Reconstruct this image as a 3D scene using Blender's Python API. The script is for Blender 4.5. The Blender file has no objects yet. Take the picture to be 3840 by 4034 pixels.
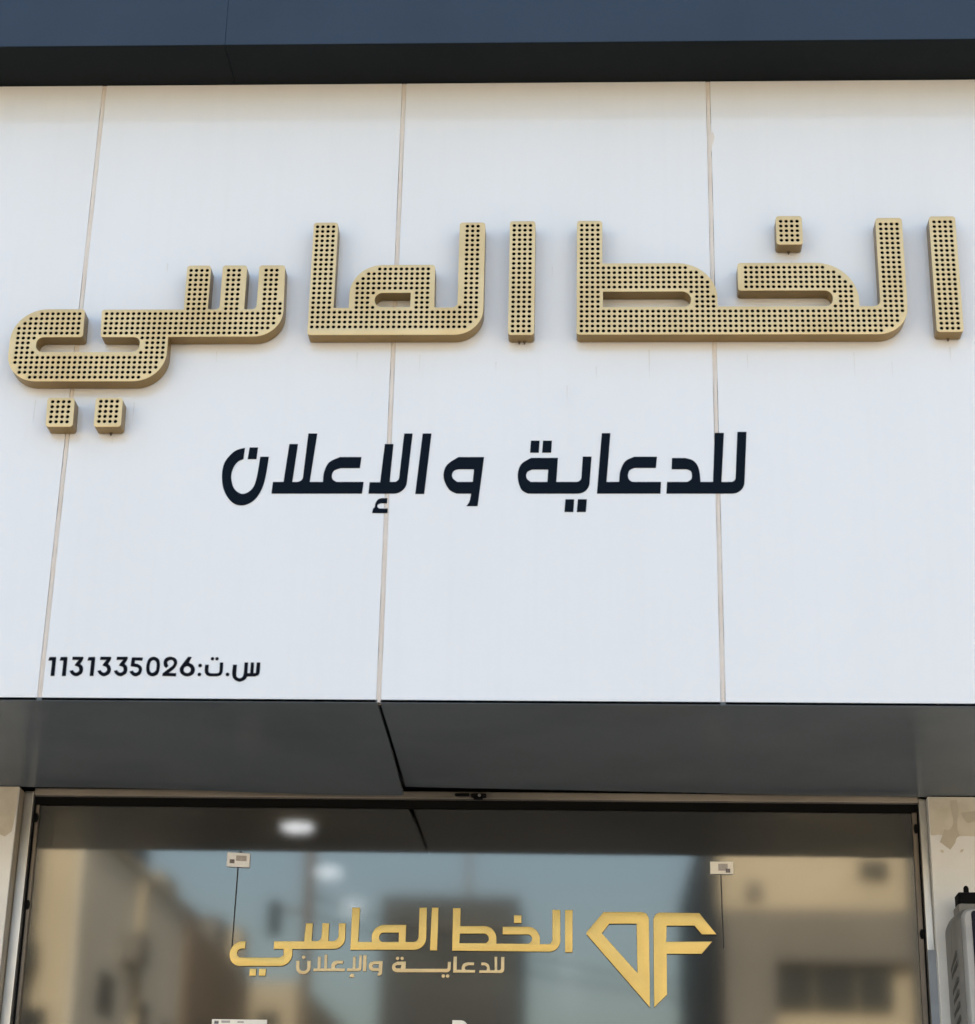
import bpy, bmesh, math, random
from mathutils import Vector, Matrix

# ------------------------------------------------------------------ camera, sky, sun, exposure
S = bpy.context.scene
col = S.collection
CAM_H, DIST, FOC = 1.6, 7.01836, 8134.87          # eye height, distance to the fascia, focal length in photo pixels (3840 wide)
right = Vector((0.998937, 0.041608, 0.019856))
down = Vector((0.002441, 0.382346, -0.924016))
fwd = Vector((-0.046038, 0.923082, 0.381838))
cam = bpy.data.cameras.new('camera')
cob = bpy.data.objects.new('camera', cam); col.objects.link(cob)
m = Matrix.Identity(4)
for i in range(3):
    m[i][0], m[i][1], m[i][2] = right[i], -down[i], -fwd[i]
m.translation = Vector((0, -DIST, CAM_H))
cob.matrix_world = m
cam.sensor_fit = 'HORIZONTAL'; cam.sensor_width = 36.0; cam.lens = 36.0 * FOC / 3840.0
cam.clip_start = 0.1; cam.clip_end = 600
cam.dof.use_dof = True; cam.dof.focus_distance = 8.35; cam.dof.aperture_fstop = 2.2
S.camera = cob

SUN_EL, SUN_AZ = math.radians(36), math.radians(8)     # the sun stands behind the shop (+y)
W = bpy.data.worlds.new('World'); S.world = W; W.use_nodes = True
nt = W.node_tree
sky = nt.nodes.new('ShaderNodeTexSky'); sky.sky_type = 'NISHITA'; sky.sun_disc = False
sky.sun_elevation = SUN_EL; sky.sun_rotation = SUN_AZ; sky.dust_density = 4.0; sky.ozone_density = 1.0; sky.air_density = 1.0
bg = nt.nodes['Background']; bg.inputs['Strength'].default_value = 0.13
tint = nt.nodes.new('ShaderNodeMix'); tint.data_type = 'RGBA'; tint.blend_type = 'MULTIPLY'; tint.inputs['Factor'].default_value = 1.0
tint.inputs['B'].default_value = (1.0, 0.965, 0.885, 1)          # a dusty, slightly warm sky
nt.links.new(sky.outputs['Color'], tint.inputs['A']); nt.links.new(tint.outputs['Result'], bg.inputs['Color'])
sun = bpy.data.lights.new('sun', 'SUN'); sun.energy = 3.0; sun.angle = math.radians(0.5); sun.color = (1.0, 0.95, 0.87)
sob = bpy.data.objects.new('sun', sun); col.objects.link(sob)
sd = Vector((math.sin(SUN_AZ) * math.cos(SUN_EL), math.cos(SUN_AZ) * math.cos(SUN_EL), math.sin(SUN_EL)))
sob.rotation_euler = sd.to_track_quat('Z', 'Y').to_euler(); sob.location = (0, 20, 20)
S.view_settings.view_transform = 'Standard'; S.view_settings.look = 'None'
S.view_settings.exposure = 2.1; S.view_settings.gamma = 1.0
S.render.engine = 'CYCLES'
S.cycles.max_bounces = 10; S.cycles.transmission_bounces = 8; S.cycles.glossy_bounces = 6

# ------------------------------------------------------------------ materials
MATS = {}
def mat(name, base, rough=0.5, metal=0.0, spec=0.5, noise=0.0, nscale=3.0, stretch=(1, 1, 1), bump=0.0, bscale=20.0, bdist=0.01, dark=None, fine=0.0, emit=None, estr=0.0):
    """Principled material; 'noise' mixes the base towards 'dark' in uneven patches, 'fine' adds a speckle, 'bump' a surface unevenness."""
    if name in MATS: return MATS[name]
    mt = bpy.data.materials.new(name); mt.use_nodes = True
    t = mt.node_tree; b = t.nodes['Principled BSDF']
    b.inputs['Base Color'].default_value = (*base, 1); b.inputs['Roughness'].default_value = rough
    b.inputs['Metallic'].default_value = metal; b.inputs['Specular IOR Level'].default_value = spec
    geo = t.nodes.new('ShaderNodeNewGeometry')
    mp = t.nodes.new('ShaderNodeVectorMath'); mp.operation = 'MULTIPLY'; mp.inputs[1].default_value = stretch
    t.links.new(geo.outputs['Position'], mp.inputs[0])
    if noise or fine:
        cur = None
        src = t.nodes.new('ShaderNodeRGB'); src.outputs[0].default_value = (*base, 1); cur = src.outputs[0]
        d = dark or tuple(c * 0.6 for c in base)
        for amt, sc, det in ((noise, nscale, 6), (fine, 140.0, 2)):
            if not amt: continue
            n = t.nodes.new('ShaderNodeTexNoise'); n.inputs['Scale'].default_value = sc; n.inputs['Detail'].default_value = det
            t.links.new(mp.outputs[0], n.inputs['Vector'])
            r = t.nodes.new('ShaderNodeMapRange'); r.inputs['From Min'].default_value = 0.42; r.inputs['From Max'].default_value = 0.72
            r.inputs['To Max'].default_value = amt
            t.links.new(n.outputs['Fac'], r.inputs['Value'])
            mx = t.nodes.new('ShaderNodeMix'); mx.data_type = 'RGBA'
            t.links.new(r.outputs[0], mx.inputs['Factor']); t.links.new(cur, mx.inputs['A']); mx.inputs['B'].default_value = (*d, 1)
            cur = mx.outputs['Result']
            if sc == nscale:
                rr = t.nodes.new('ShaderNodeMapRange'); rr.inputs['To Min'].default_value = max(0.02, rough * 0.85); rr.inputs['To Max'].default_value = min(1, rough * 1.2)
                t.links.new(n.outputs['Fac'], rr.inputs['Value']); t.links.new(rr.outputs[0], b.inputs['Roughness'])
        t.links.new(cur, b.inputs['Base Color'])
    if bump:
        n = t.nodes.new('ShaderNodeTexNoise'); n.inputs['Scale'].default_value = bscale; n.inputs['Detail'].default_value = 3
        t.links.new(mp.outputs[0], n.inputs['Vector'])
        bp = t.nodes.new('ShaderNodeBump'); bp.inputs['Strength'].default_value = bump; bp.inputs['Distance'].default_value = bdist
        t.links.new(n.outputs['Fac'], bp.inputs['Height']); t.links.new(bp.outputs[0], b.inputs['Normal'])
    if emit:
        b.inputs['Emission Color'].default_value = (*emit, 1); b.inputs['Emission Strength'].default_value = estr
    MATS[name] = mt
    return mt

M_PANEL = mat('white_cladding', (0.79, 0.785, 0.775), 0.09, spec=0.75, noise=0.10, nscale=1.3, stretch=(1.6, 1, 0.55), dark=(0.66, 0.63, 0.57), bump=0.06, bscale=1.6, bdist=0.02, fine=0.03)
def add_streaks(mt, col_, amt):
    """Faint rain streaks: a tall, narrow noise darkens the base a little."""
    t = mt.node_tree; b = t.nodes['Principled BSDF']; old = b.inputs['Base Color'].links[0].from_socket
    geo = t.nodes.new('ShaderNodeNewGeometry'); mp = t.nodes.new('ShaderNodeVectorMath'); mp.operation = 'MULTIPLY'; mp.inputs[1].default_value = (26, 1, 0.9)
    n = t.nodes.new('ShaderNodeTexNoise'); n.inputs['Scale'].default_value = 1.0; n.inputs['Detail'].default_value = 5
    r = t.nodes.new('ShaderNodeMapRange'); r.inputs['From Min'].default_value = 0.5; r.inputs['From Max'].default_value = 0.78; r.inputs['To Max'].default_value = amt
    mx = t.nodes.new('ShaderNodeMix'); mx.data_type = 'RGBA'; mx.inputs['B'].default_value = (*col_, 1)
    t.links.new(geo.outputs['Position'], mp.inputs[0]); t.links.new(mp.outputs[0], n.inputs['Vector']); t.links.new(n.outputs['Fac'], r.inputs['Value'])
    t.links.new(r.outputs[0], mx.inputs['Factor']); t.links.new(old, mx.inputs['A']); t.links.new(mx.outputs['Result'], b.inputs['Base Color'])
add_streaks(M_PANEL, (0.60, 0.56, 0.50), 0.05)
M_STREAK = mat('dirt_streak', (0.65, 0.63, 0.59), 0.3, noise=0.5, nscale=30, dark=(0.77, 0.765, 0.75))
M_SEAL = mat('sealant', (0.72, 0.655, 0.59), 0.6, spec=0.2, noise=0.5, nscale=9, dark=(0.60, 0.50, 0.42))
M_BLUE = mat('blue_cladding', (0.041, 0.060, 0.092), 0.45, spec=0.12, noise=0.25, nscale=2, fine=0.08, bump=0.04, bscale=2, bdist=0.02)
M_UNDER = mat('underside_dark', (0.0085, 0.012, 0.0145), 0.5, spec=0.06, noise=0.2, nscale=2, fine=0.1)  # overhang underside, coloured much darker than the blue face
M_SOFFIT = mat('soffit_grey', (0.130, 0.149, 0.163), 0.18, spec=0.03, noise=0.5, nscale=2.2, dark=(0.092, 0.106, 0.118), fine=0.06, bump=0.10, bscale=2.4, bdist=0.02)
M_BEIGE = mat('beige_cladding', (0.84, 0.83, 0.80), 0.2, noise=0.3, nscale=4, dark=(0.55, 0.51, 0.43), fine=0.05)
M_BEIGE_DK = mat('brown_return', (0.30, 0.25, 0.18), 0.4, noise=0.4, nscale=6)
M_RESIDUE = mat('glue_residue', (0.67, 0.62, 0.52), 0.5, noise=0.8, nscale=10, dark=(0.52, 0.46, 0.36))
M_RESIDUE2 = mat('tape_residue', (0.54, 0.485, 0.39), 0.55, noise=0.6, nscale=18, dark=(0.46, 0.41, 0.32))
M_ALU = mat('aluminium', (0.55, 0.545, 0.53), 0.3, metal=0.9, noise=0.5, nscale=14, stretch=(1, 1, 0.25), dark=(0.33, 0.32, 0.30), bump=0.08, bscale=60, bdist=0.003)
M_BRONZE = mat('bronze_profile', (0.20, 0.165, 0.13), 0.42, metal=0.35, noise=0.6, nscale=16, stretch=(1, 1, 0.3), dark=(0.10, 0.085, 0.07))
M_HEAD = mat('head_profile', (0.40, 0.35, 0.29), 0.4, metal=0.25, noise=0.9, nscale=0.9, stretch=(1, 1, 1), dark=(0.13, 0.12, 0.10))
M_FILM = mat('grey_film', (0.30, 0.33, 0.37), 0.4, noise=0.4, nscale=8)
M_BLACK = mat('black_rubber', (0.005, 0.005, 0.005), 0.6, spec=0.08, fine=0.2)
M_VOID = mat('dark_void', (0.02, 0.02, 0.02), 0.9, noise=0.2)
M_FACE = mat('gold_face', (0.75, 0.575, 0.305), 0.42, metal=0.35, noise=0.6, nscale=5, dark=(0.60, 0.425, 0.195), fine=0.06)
M_SIDE_SHADED = mat('gold_return_shaded', (0.27, 0.175, 0.06), 0.38, metal=0.35, noise=0.4, nscale=10, dark=(0.17, 0.115, 0.045))  # gold darkened on the returns: their shade is put into the colour
M_DRAIN = mat('drain_brown', (0.10, 0.07, 0.045), 0.7, noise=0.3)
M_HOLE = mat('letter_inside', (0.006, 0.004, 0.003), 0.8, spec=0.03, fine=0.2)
M_INK = mat('navy_vinyl', (0.0035, 0.0075, 0.0145), 0.5, spec=0.06, fine=0.2)
M_INK2 = mat('black_vinyl', (0.004, 0.005, 0.010), 0.5, spec=0.06, fine=0.2)
M_GOLD = mat('brushed_gold', (0.94, 0.68, 0.215), 0.40, metal=0.3, noise=0.3, nscale=9, dark=(0.76, 0.51, 0.17), fine=0.18)
M_GOLD2 = mat('pale_gold', (0.80, 0.62, 0.34), 0.4, metal=0.25, noise=0.3, nscale=9, dark=(0.62, 0.46, 0.24), fine=0.15)
M_GOLDS = mat('gold_edge', (0.15, 0.095, 0.038), 0.5, metal=0.2, noise=0.3)
M_WHITE = mat('white_label', (0.92, 0.92, 0.92), 0.4, noise=0.25, nscale=60, dark=(0.75, 0.75, 0.76))
M_CREAM = mat('cream_label', (0.93, 0.89, 0.80), 0.4, noise=0.15, nscale=20)
M_PRINT = mat('faint_print', (0.42, 0.38, 0.36), 0.6, noise=0.4, nscale=120, dark=(0.7, 0.68, 0.66))
M_PRINT2 = mat('dark_print', (0.12, 0.10, 0.11), 0.6, noise=0.5, nscale=160, dark=(0.5, 0.47, 0.45))
M_CABLE = mat('cable', (0.03, 0.03, 0.035), 0.5, noise=0.2)
M_GREY = mat('grey_plastic', (0.24, 0.23, 0.21), 0.45, spec=0.25, noise=0.5, nscale=12, dark=(0.19, 0.18, 0.165), fine=0.08)
M_GREYL = mat('pale_plastic', (0.40, 0.395, 0.38), 0.4, spec=0.3, noise=0.4, nscale=10, fine=0.05)
M_GLOSS = mat('dark_gloss', (0.008, 0.010, 0.022), 0.15, spec=0.12, noise=0.3)
M_SLOT = mat('slot_dark', (0.10, 0.095, 0.085), 0.8, noise=0.3)
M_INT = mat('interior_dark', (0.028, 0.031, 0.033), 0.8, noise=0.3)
M_LED = mat('led_disc', (0.8, 0.8, 0.8), 0.5, emit=(1, 0.99, 0.97), estr=3.8)
M_STREET = mat('asphalt', (0.17, 0.157, 0.138), 0.9, noise=0.5, nscale=0.6, dark=(0.13, 0.115, 0.095), fine=0.3)
M_PAVE = mat('pavement_stone', (0.34, 0.31, 0.27), 0.8, noise=0.4, nscale=2, fine=0.2)
M_H_CREAM = mat('house_cream', (0.41, 0.355, 0.25), 0.85, noise=0.4, nscale=0.7)
M_H_BAND = mat('house_band', (0.15, 0.14, 0.12), 0.85, noise=0.5, nscale=0.6)
M_H_GREY = mat('house_grey', (0.66, 0.625, 0.53), 0.85, noise=0.5, nscale=0.6)
M_H_BROWN = mat('house_brown', (0.27, 0.205, 0.135), 0.85, noise=0.5, nscale=0.8)
M_H_DARK = mat('house_dark', (0.046, 0.051, 0.049), 0.7, noise=0.4, nscale=0.8)
M_H_DARKER = mat('house_darkband', (0.022, 0.024, 0.026), 0.5, noise=0.4, nscale=1)
M_H_WIN = mat('house_window', (0.025, 0.03, 0.032), 0.4, spec=0.1, noise=0.3, nscale=2)
M_POLE = mat('pole_rust', (0.12, 0.095, 0.07), 0.7, noise=0.4)

def glass_mat():
    mt = bpy.data.materials.new('tinted_glass'); mt.use_nodes = True; MATS['glass'] = mt
    t = mt.node_tree; t.nodes.clear()
    out = t.nodes.new('ShaderNodeOutputMaterial')
    gl = t.nodes.new('ShaderNodeBsdfGlossy'); gl.inputs['Color'].default_value = (0.97, 0.955, 0.90, 1); gl.inputs['Roughness'].default_value = 0.048
    rf = t.nodes.new('ShaderNodeBsdfRefraction'); rf.inputs['Color'].default_value = (0.28, 0.285, 0.29, 1); rf.inputs['IOR'].default_value = 1.45; rf.inputs['Roughness'].default_value = 0.16
    n = t.nodes.new('ShaderNodeTexNoise'); n.inputs['Scale'].default_value = 2.2; n.inputs['Detail'].default_value = 1
    bp = t.nodes.new('ShaderNodeBump'); bp.inputs['Strength'].default_value = 0.05; bp.inputs['Distance'].default_value = 0.01
    t.links.new(n.outputs['Fac'], bp.inputs['Height']); t.links.new(bp.outputs[0], gl.inputs['Normal'])
    mx = t.nodes.new('ShaderNodeMixShader'); mx.inputs[0].default_value = 0.152
    t.links.new(rf.outputs[0], mx.inputs[1]); t.links.new(gl.outputs[0], mx.inputs[2]); t.links.new(mx.outputs[0], out.inputs['Surface'])
    return mt
M_GLASS = glass_mat()

# ------------------------------------------------------------------ helpers
def tag(o, label=None, cat=None, group=None, kind=None):
    if label: o['label'] = label
    if cat: o['category'] = cat
    if group: o['group'] = group
    if kind: o['kind'] = kind
    return o
def empty(name, loc, label=None, cat=None, group=None):
    o = bpy.data.objects.new(name, None); col.objects.link(o); o.location = loc; o.empty_display_size = 0.1
    return tag(o, label, cat, group)
def base_of(o):
    v = Vector((0, 0, 0))
    while o: v += o.location; o = o.parent
    return v
def link(name, me, parent=None, mats=()):
    """Mesh given in world coordinates; under a parent it is moved to that parent's frame."""
    if parent is not None: me.transform(Matrix.Translation(-base_of(parent)))
    for mt in mats: me.materials.append(mt)
    o = bpy.data.objects.new(name, me); col.objects.link(o); o.parent = parent
    return o
def smooth(me, ang=32):
    bm = bmesh.new(); bm.from_mesh(me)
    for f in bm.faces: f.smooth = True
    for e in bm.edges:
        e.smooth = not (len(e.link_faces) != 2 or e.calc_face_angle(0) > math.radians(ang))
    bm.to_mesh(me); bm.free()
def bm_box(bm, x0, x1, y0, y1, z0, z1, mi=0, bev=0.0):
    r = bmesh.ops.create_cube(bm, size=1.0)
    vs = r['verts']
    for v in vs:
        v.co = Vector(((x0 + x1) / 2 + v.co.x * (x1 - x0), (y0 + y1) / 2 + v.co.y * (y1 - y0), (z0 + z1) / 2 + v.co.z * (z1 - z0)))
    fs = {f for v in vs for f in v.link_faces}
    for f in fs: f.material_index = mi
    if bev:
        es = list({e for v in vs for e in v.link_edges})
        bmesh.ops.bevel(bm, geom=es, offset=bev, segments=2, affect='EDGES', profile=0.5)
def box(name, ext, mt, parent=None, bev=0.0):
    bm = bmesh.new()
    for e in (ext if isinstance(ext, list) else [ext]): bm_box(bm, *e, bev=bev)
    me = bpy.data.meshes.new(name); bm.to_mesh(me); bm.free()
    return link(name, me, parent, (mt,))
def fill_path(pts):
    """Path points -> polyline. (x,z) corner, (x,z,r) corner rounded by r, (x,z,'c') curve point; ('o',x,z,r) a circle."""
    if len(pts) == 1 and pts[0][0] == 'o':
        _, x, z, r = pts[0]
        return [(x + r * math.cos(a * math.pi / 10), z + r * math.sin(a * math.pi / 10)) for a in range(20)]
    n = len(pts); out = []
    isc = lambda p: len(p) > 2 and p[2] == 'c'
    P = lambda i: Vector(pts[i % n][:2])
    for i in range(n):
        p = pts[i]; a = P(i)
        if isc(p) or len(p) == 2:
            out.append(tuple(a))
        else:
            d0, d1 = (P(i - 1) - a), (P(i + 1) - a); l0, l1 = d0.length, d1.length; d0.normalize(); d1.normalize()
            th = math.acos(max(-1, min(1, d0.dot(d1)))); r = p[2]
            t = min(r / math.tan(th / 2), l0 * 0.98, l1 * 0.98); r = t * math.tan(th / 2)
            c = a + (d0 + d1).normalized() * (r / math.sin(th / 2))
            s, e = a + d0 * t - c, a + d1 * t - c
            k = max(3, min(16, int(r / 0.004) + 3)); tot = s.angle_signed(e)
            for j in range(k + 1):
                v = s.copy(); v.rotate(Matrix.Rotation(-tot * j / k, 2)); out.append(tuple(c + v))
        q = pts[(i + 1) % n]
        if isc(p) or isc(q):
            p0 = P(i - 1) if isc(p) else a + (a - P(i + 1)) * 0.0
            p3 = P(i + 2) if isc(q) else P(i + 1)
            p1, p2 = a, P(i + 1)
            for j in range(1, 5):
                u = j / 5
                out.append(tuple(0.5 * ((2 * p1) + (p2 - p0) * u + (2 * p0 - 5 * p1 + 4 * p2 - p3) * u * u + (3 * p1 - p0 - 3 * p2 + p3) * u ** 3)))
    return out
def area(pl): return sum(pl[i - 1][0] * pl[i][1] - pl[i][0] * pl[i - 1][1] for i in range(len(pl))) / 2
def plate(polys, y_front, thick, bevel=0.0, inset=0.0):
    """A flat cut-out plate (outline + holes) in the wall plane: front at y_front, 'thick' deep. Returns a mesh in world coordinates."""
    cu = bpy.data.curves.new('cut', 'CURVE'); cu.dimensions = '2D'; cu.fill_mode = 'BOTH'
    cu.extrude = thick / 2 - bevel; cu.bevel_depth = bevel; cu.bevel_resolution = 1; cu.offset = -bevel - inset
    for k, pl in enumerate(polys):
        ar = area(pl)
        if (k == 0) != (ar > 0): pl = pl[::-1]
        sp = cu.splines.new('POLY'); sp.points.add(len(pl) - 1); sp.use_cyclic_u = True
        for q, v in zip(sp.points, pl): q.co = (v[0], v[1], 0, 1)
    ob = bpy.data.objects.new('cut', cu); col.objects.link(ob)
    dg = bpy.context.evaluated_depsgraph_get(); dg.update()
    me = bpy.data.meshes.new_from_object(ob.evaluated_get(dg))
    bpy.data.objects.remove(ob); bpy.data.curves.remove(cu)
    bm = bmesh.new(); bm.from_mesh(me); bmesh.ops.remove_doubles(bm, verts=bm.verts, dist=1e-5)
    yc = y_front + thick / 2
    for v in bm.verts: v.co = Vector((v.co.x, yc - v.co.z, v.co.y))
    bmesh.ops.recalc_face_normals(bm, faces=bm.faces)
    for f in bm.faces:
        c = f.calc_center_median().y
        if abs(f.normal.y) > 0.9 and (f.normal.y < 0) != (c < yc): f.normal_flip()
    bm.to_mesh(me); bm.free(); me.materials.clear(); smooth(me)
    return me
def by_facing(me, front, side):
    """Two materials: 'front' on faces that look out of the wall, 'side' on the others."""
    me.materials.append(front); me.materials.append(side)
    ys = [v.co.y for v in me.vertices]; mid = (min(ys) + max(ys)) / 2
    for f in me.polygons: f.material_index = 0 if abs(f.normal.y) > 0.5 and f.center.y < mid else 1
def inside(pl, x, z):
    c = False; n = len(pl)
    for i in range(n):
        (x0, z0), (x1, z1) = pl[i - 1], pl[i]
        if (z0 > z) != (z1 > z) and x < (x1 - x0) * (z - z0) / (z1 - z0) + x0: c = not c
    return c
def edge_dist(pl, x, z):
    best = 9
    for i in range(len(pl)):
        (x0, z0), (x1, z1) = pl[i - 1], pl[i]; dx, dz = x1 - x0, z1 - z0; L = dx * dx + dz * dz
        u = 0 if L == 0 else max(0, min(1, ((x - x0) * dx + (z - z0) * dz) / L))
        best = min(best, math.hypot(x - x0 - u * dx, z - z0 - u * dz))
    return best
def tube(name, pts, r, mt, parent):
    bm = bmesh.new(); rings = []
    for i, p in enumerate(pts):
        p = Vector(p); d = (Vector(pts[min(i + 1, len(pts) - 1)]) - Vector(pts[max(i - 1, 0)])).normalized()
        s = d.orthogonal().normalized(); t = d.cross(s)
        rings.append([bm.verts.new(p + s * r * math.cos(a * math.pi / 4) + t * r * math.sin(a * math.pi / 4)) for a in range(8)])
    for a, b in zip(rings, rings[1:]):
        for k in range(8): bm.faces.new((a[k], a[(k + 1) % 8], b[(k + 1) % 8], b[k]))
    bm.faces.new(rings[0]); bm.faces.new(rings[-1]); bmesh.ops.recalc_face_normals(bm, faces=bm.faces)
    me = bpy.data.meshes.new(name); bm.to_mesh(me); bm.free(); smooth(me, 60)
    return link(name, me, parent, (mt,))
def disc(bm, c, r, axis, h, seg=20):
    rot = {'x': Matrix.Rotation(math.pi / 2, 4, 'Y'), 'y': Matrix.Rotation(math.pi / 2, 4, 'X'), 'z': Matrix.Identity(4)}[axis]
    bmesh.ops.create_cone(bm, cap_ends=True, segments=seg, radius1=r, radius2=r, depth=h, matrix=Matrix.Translation(c) @ rot)

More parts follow.
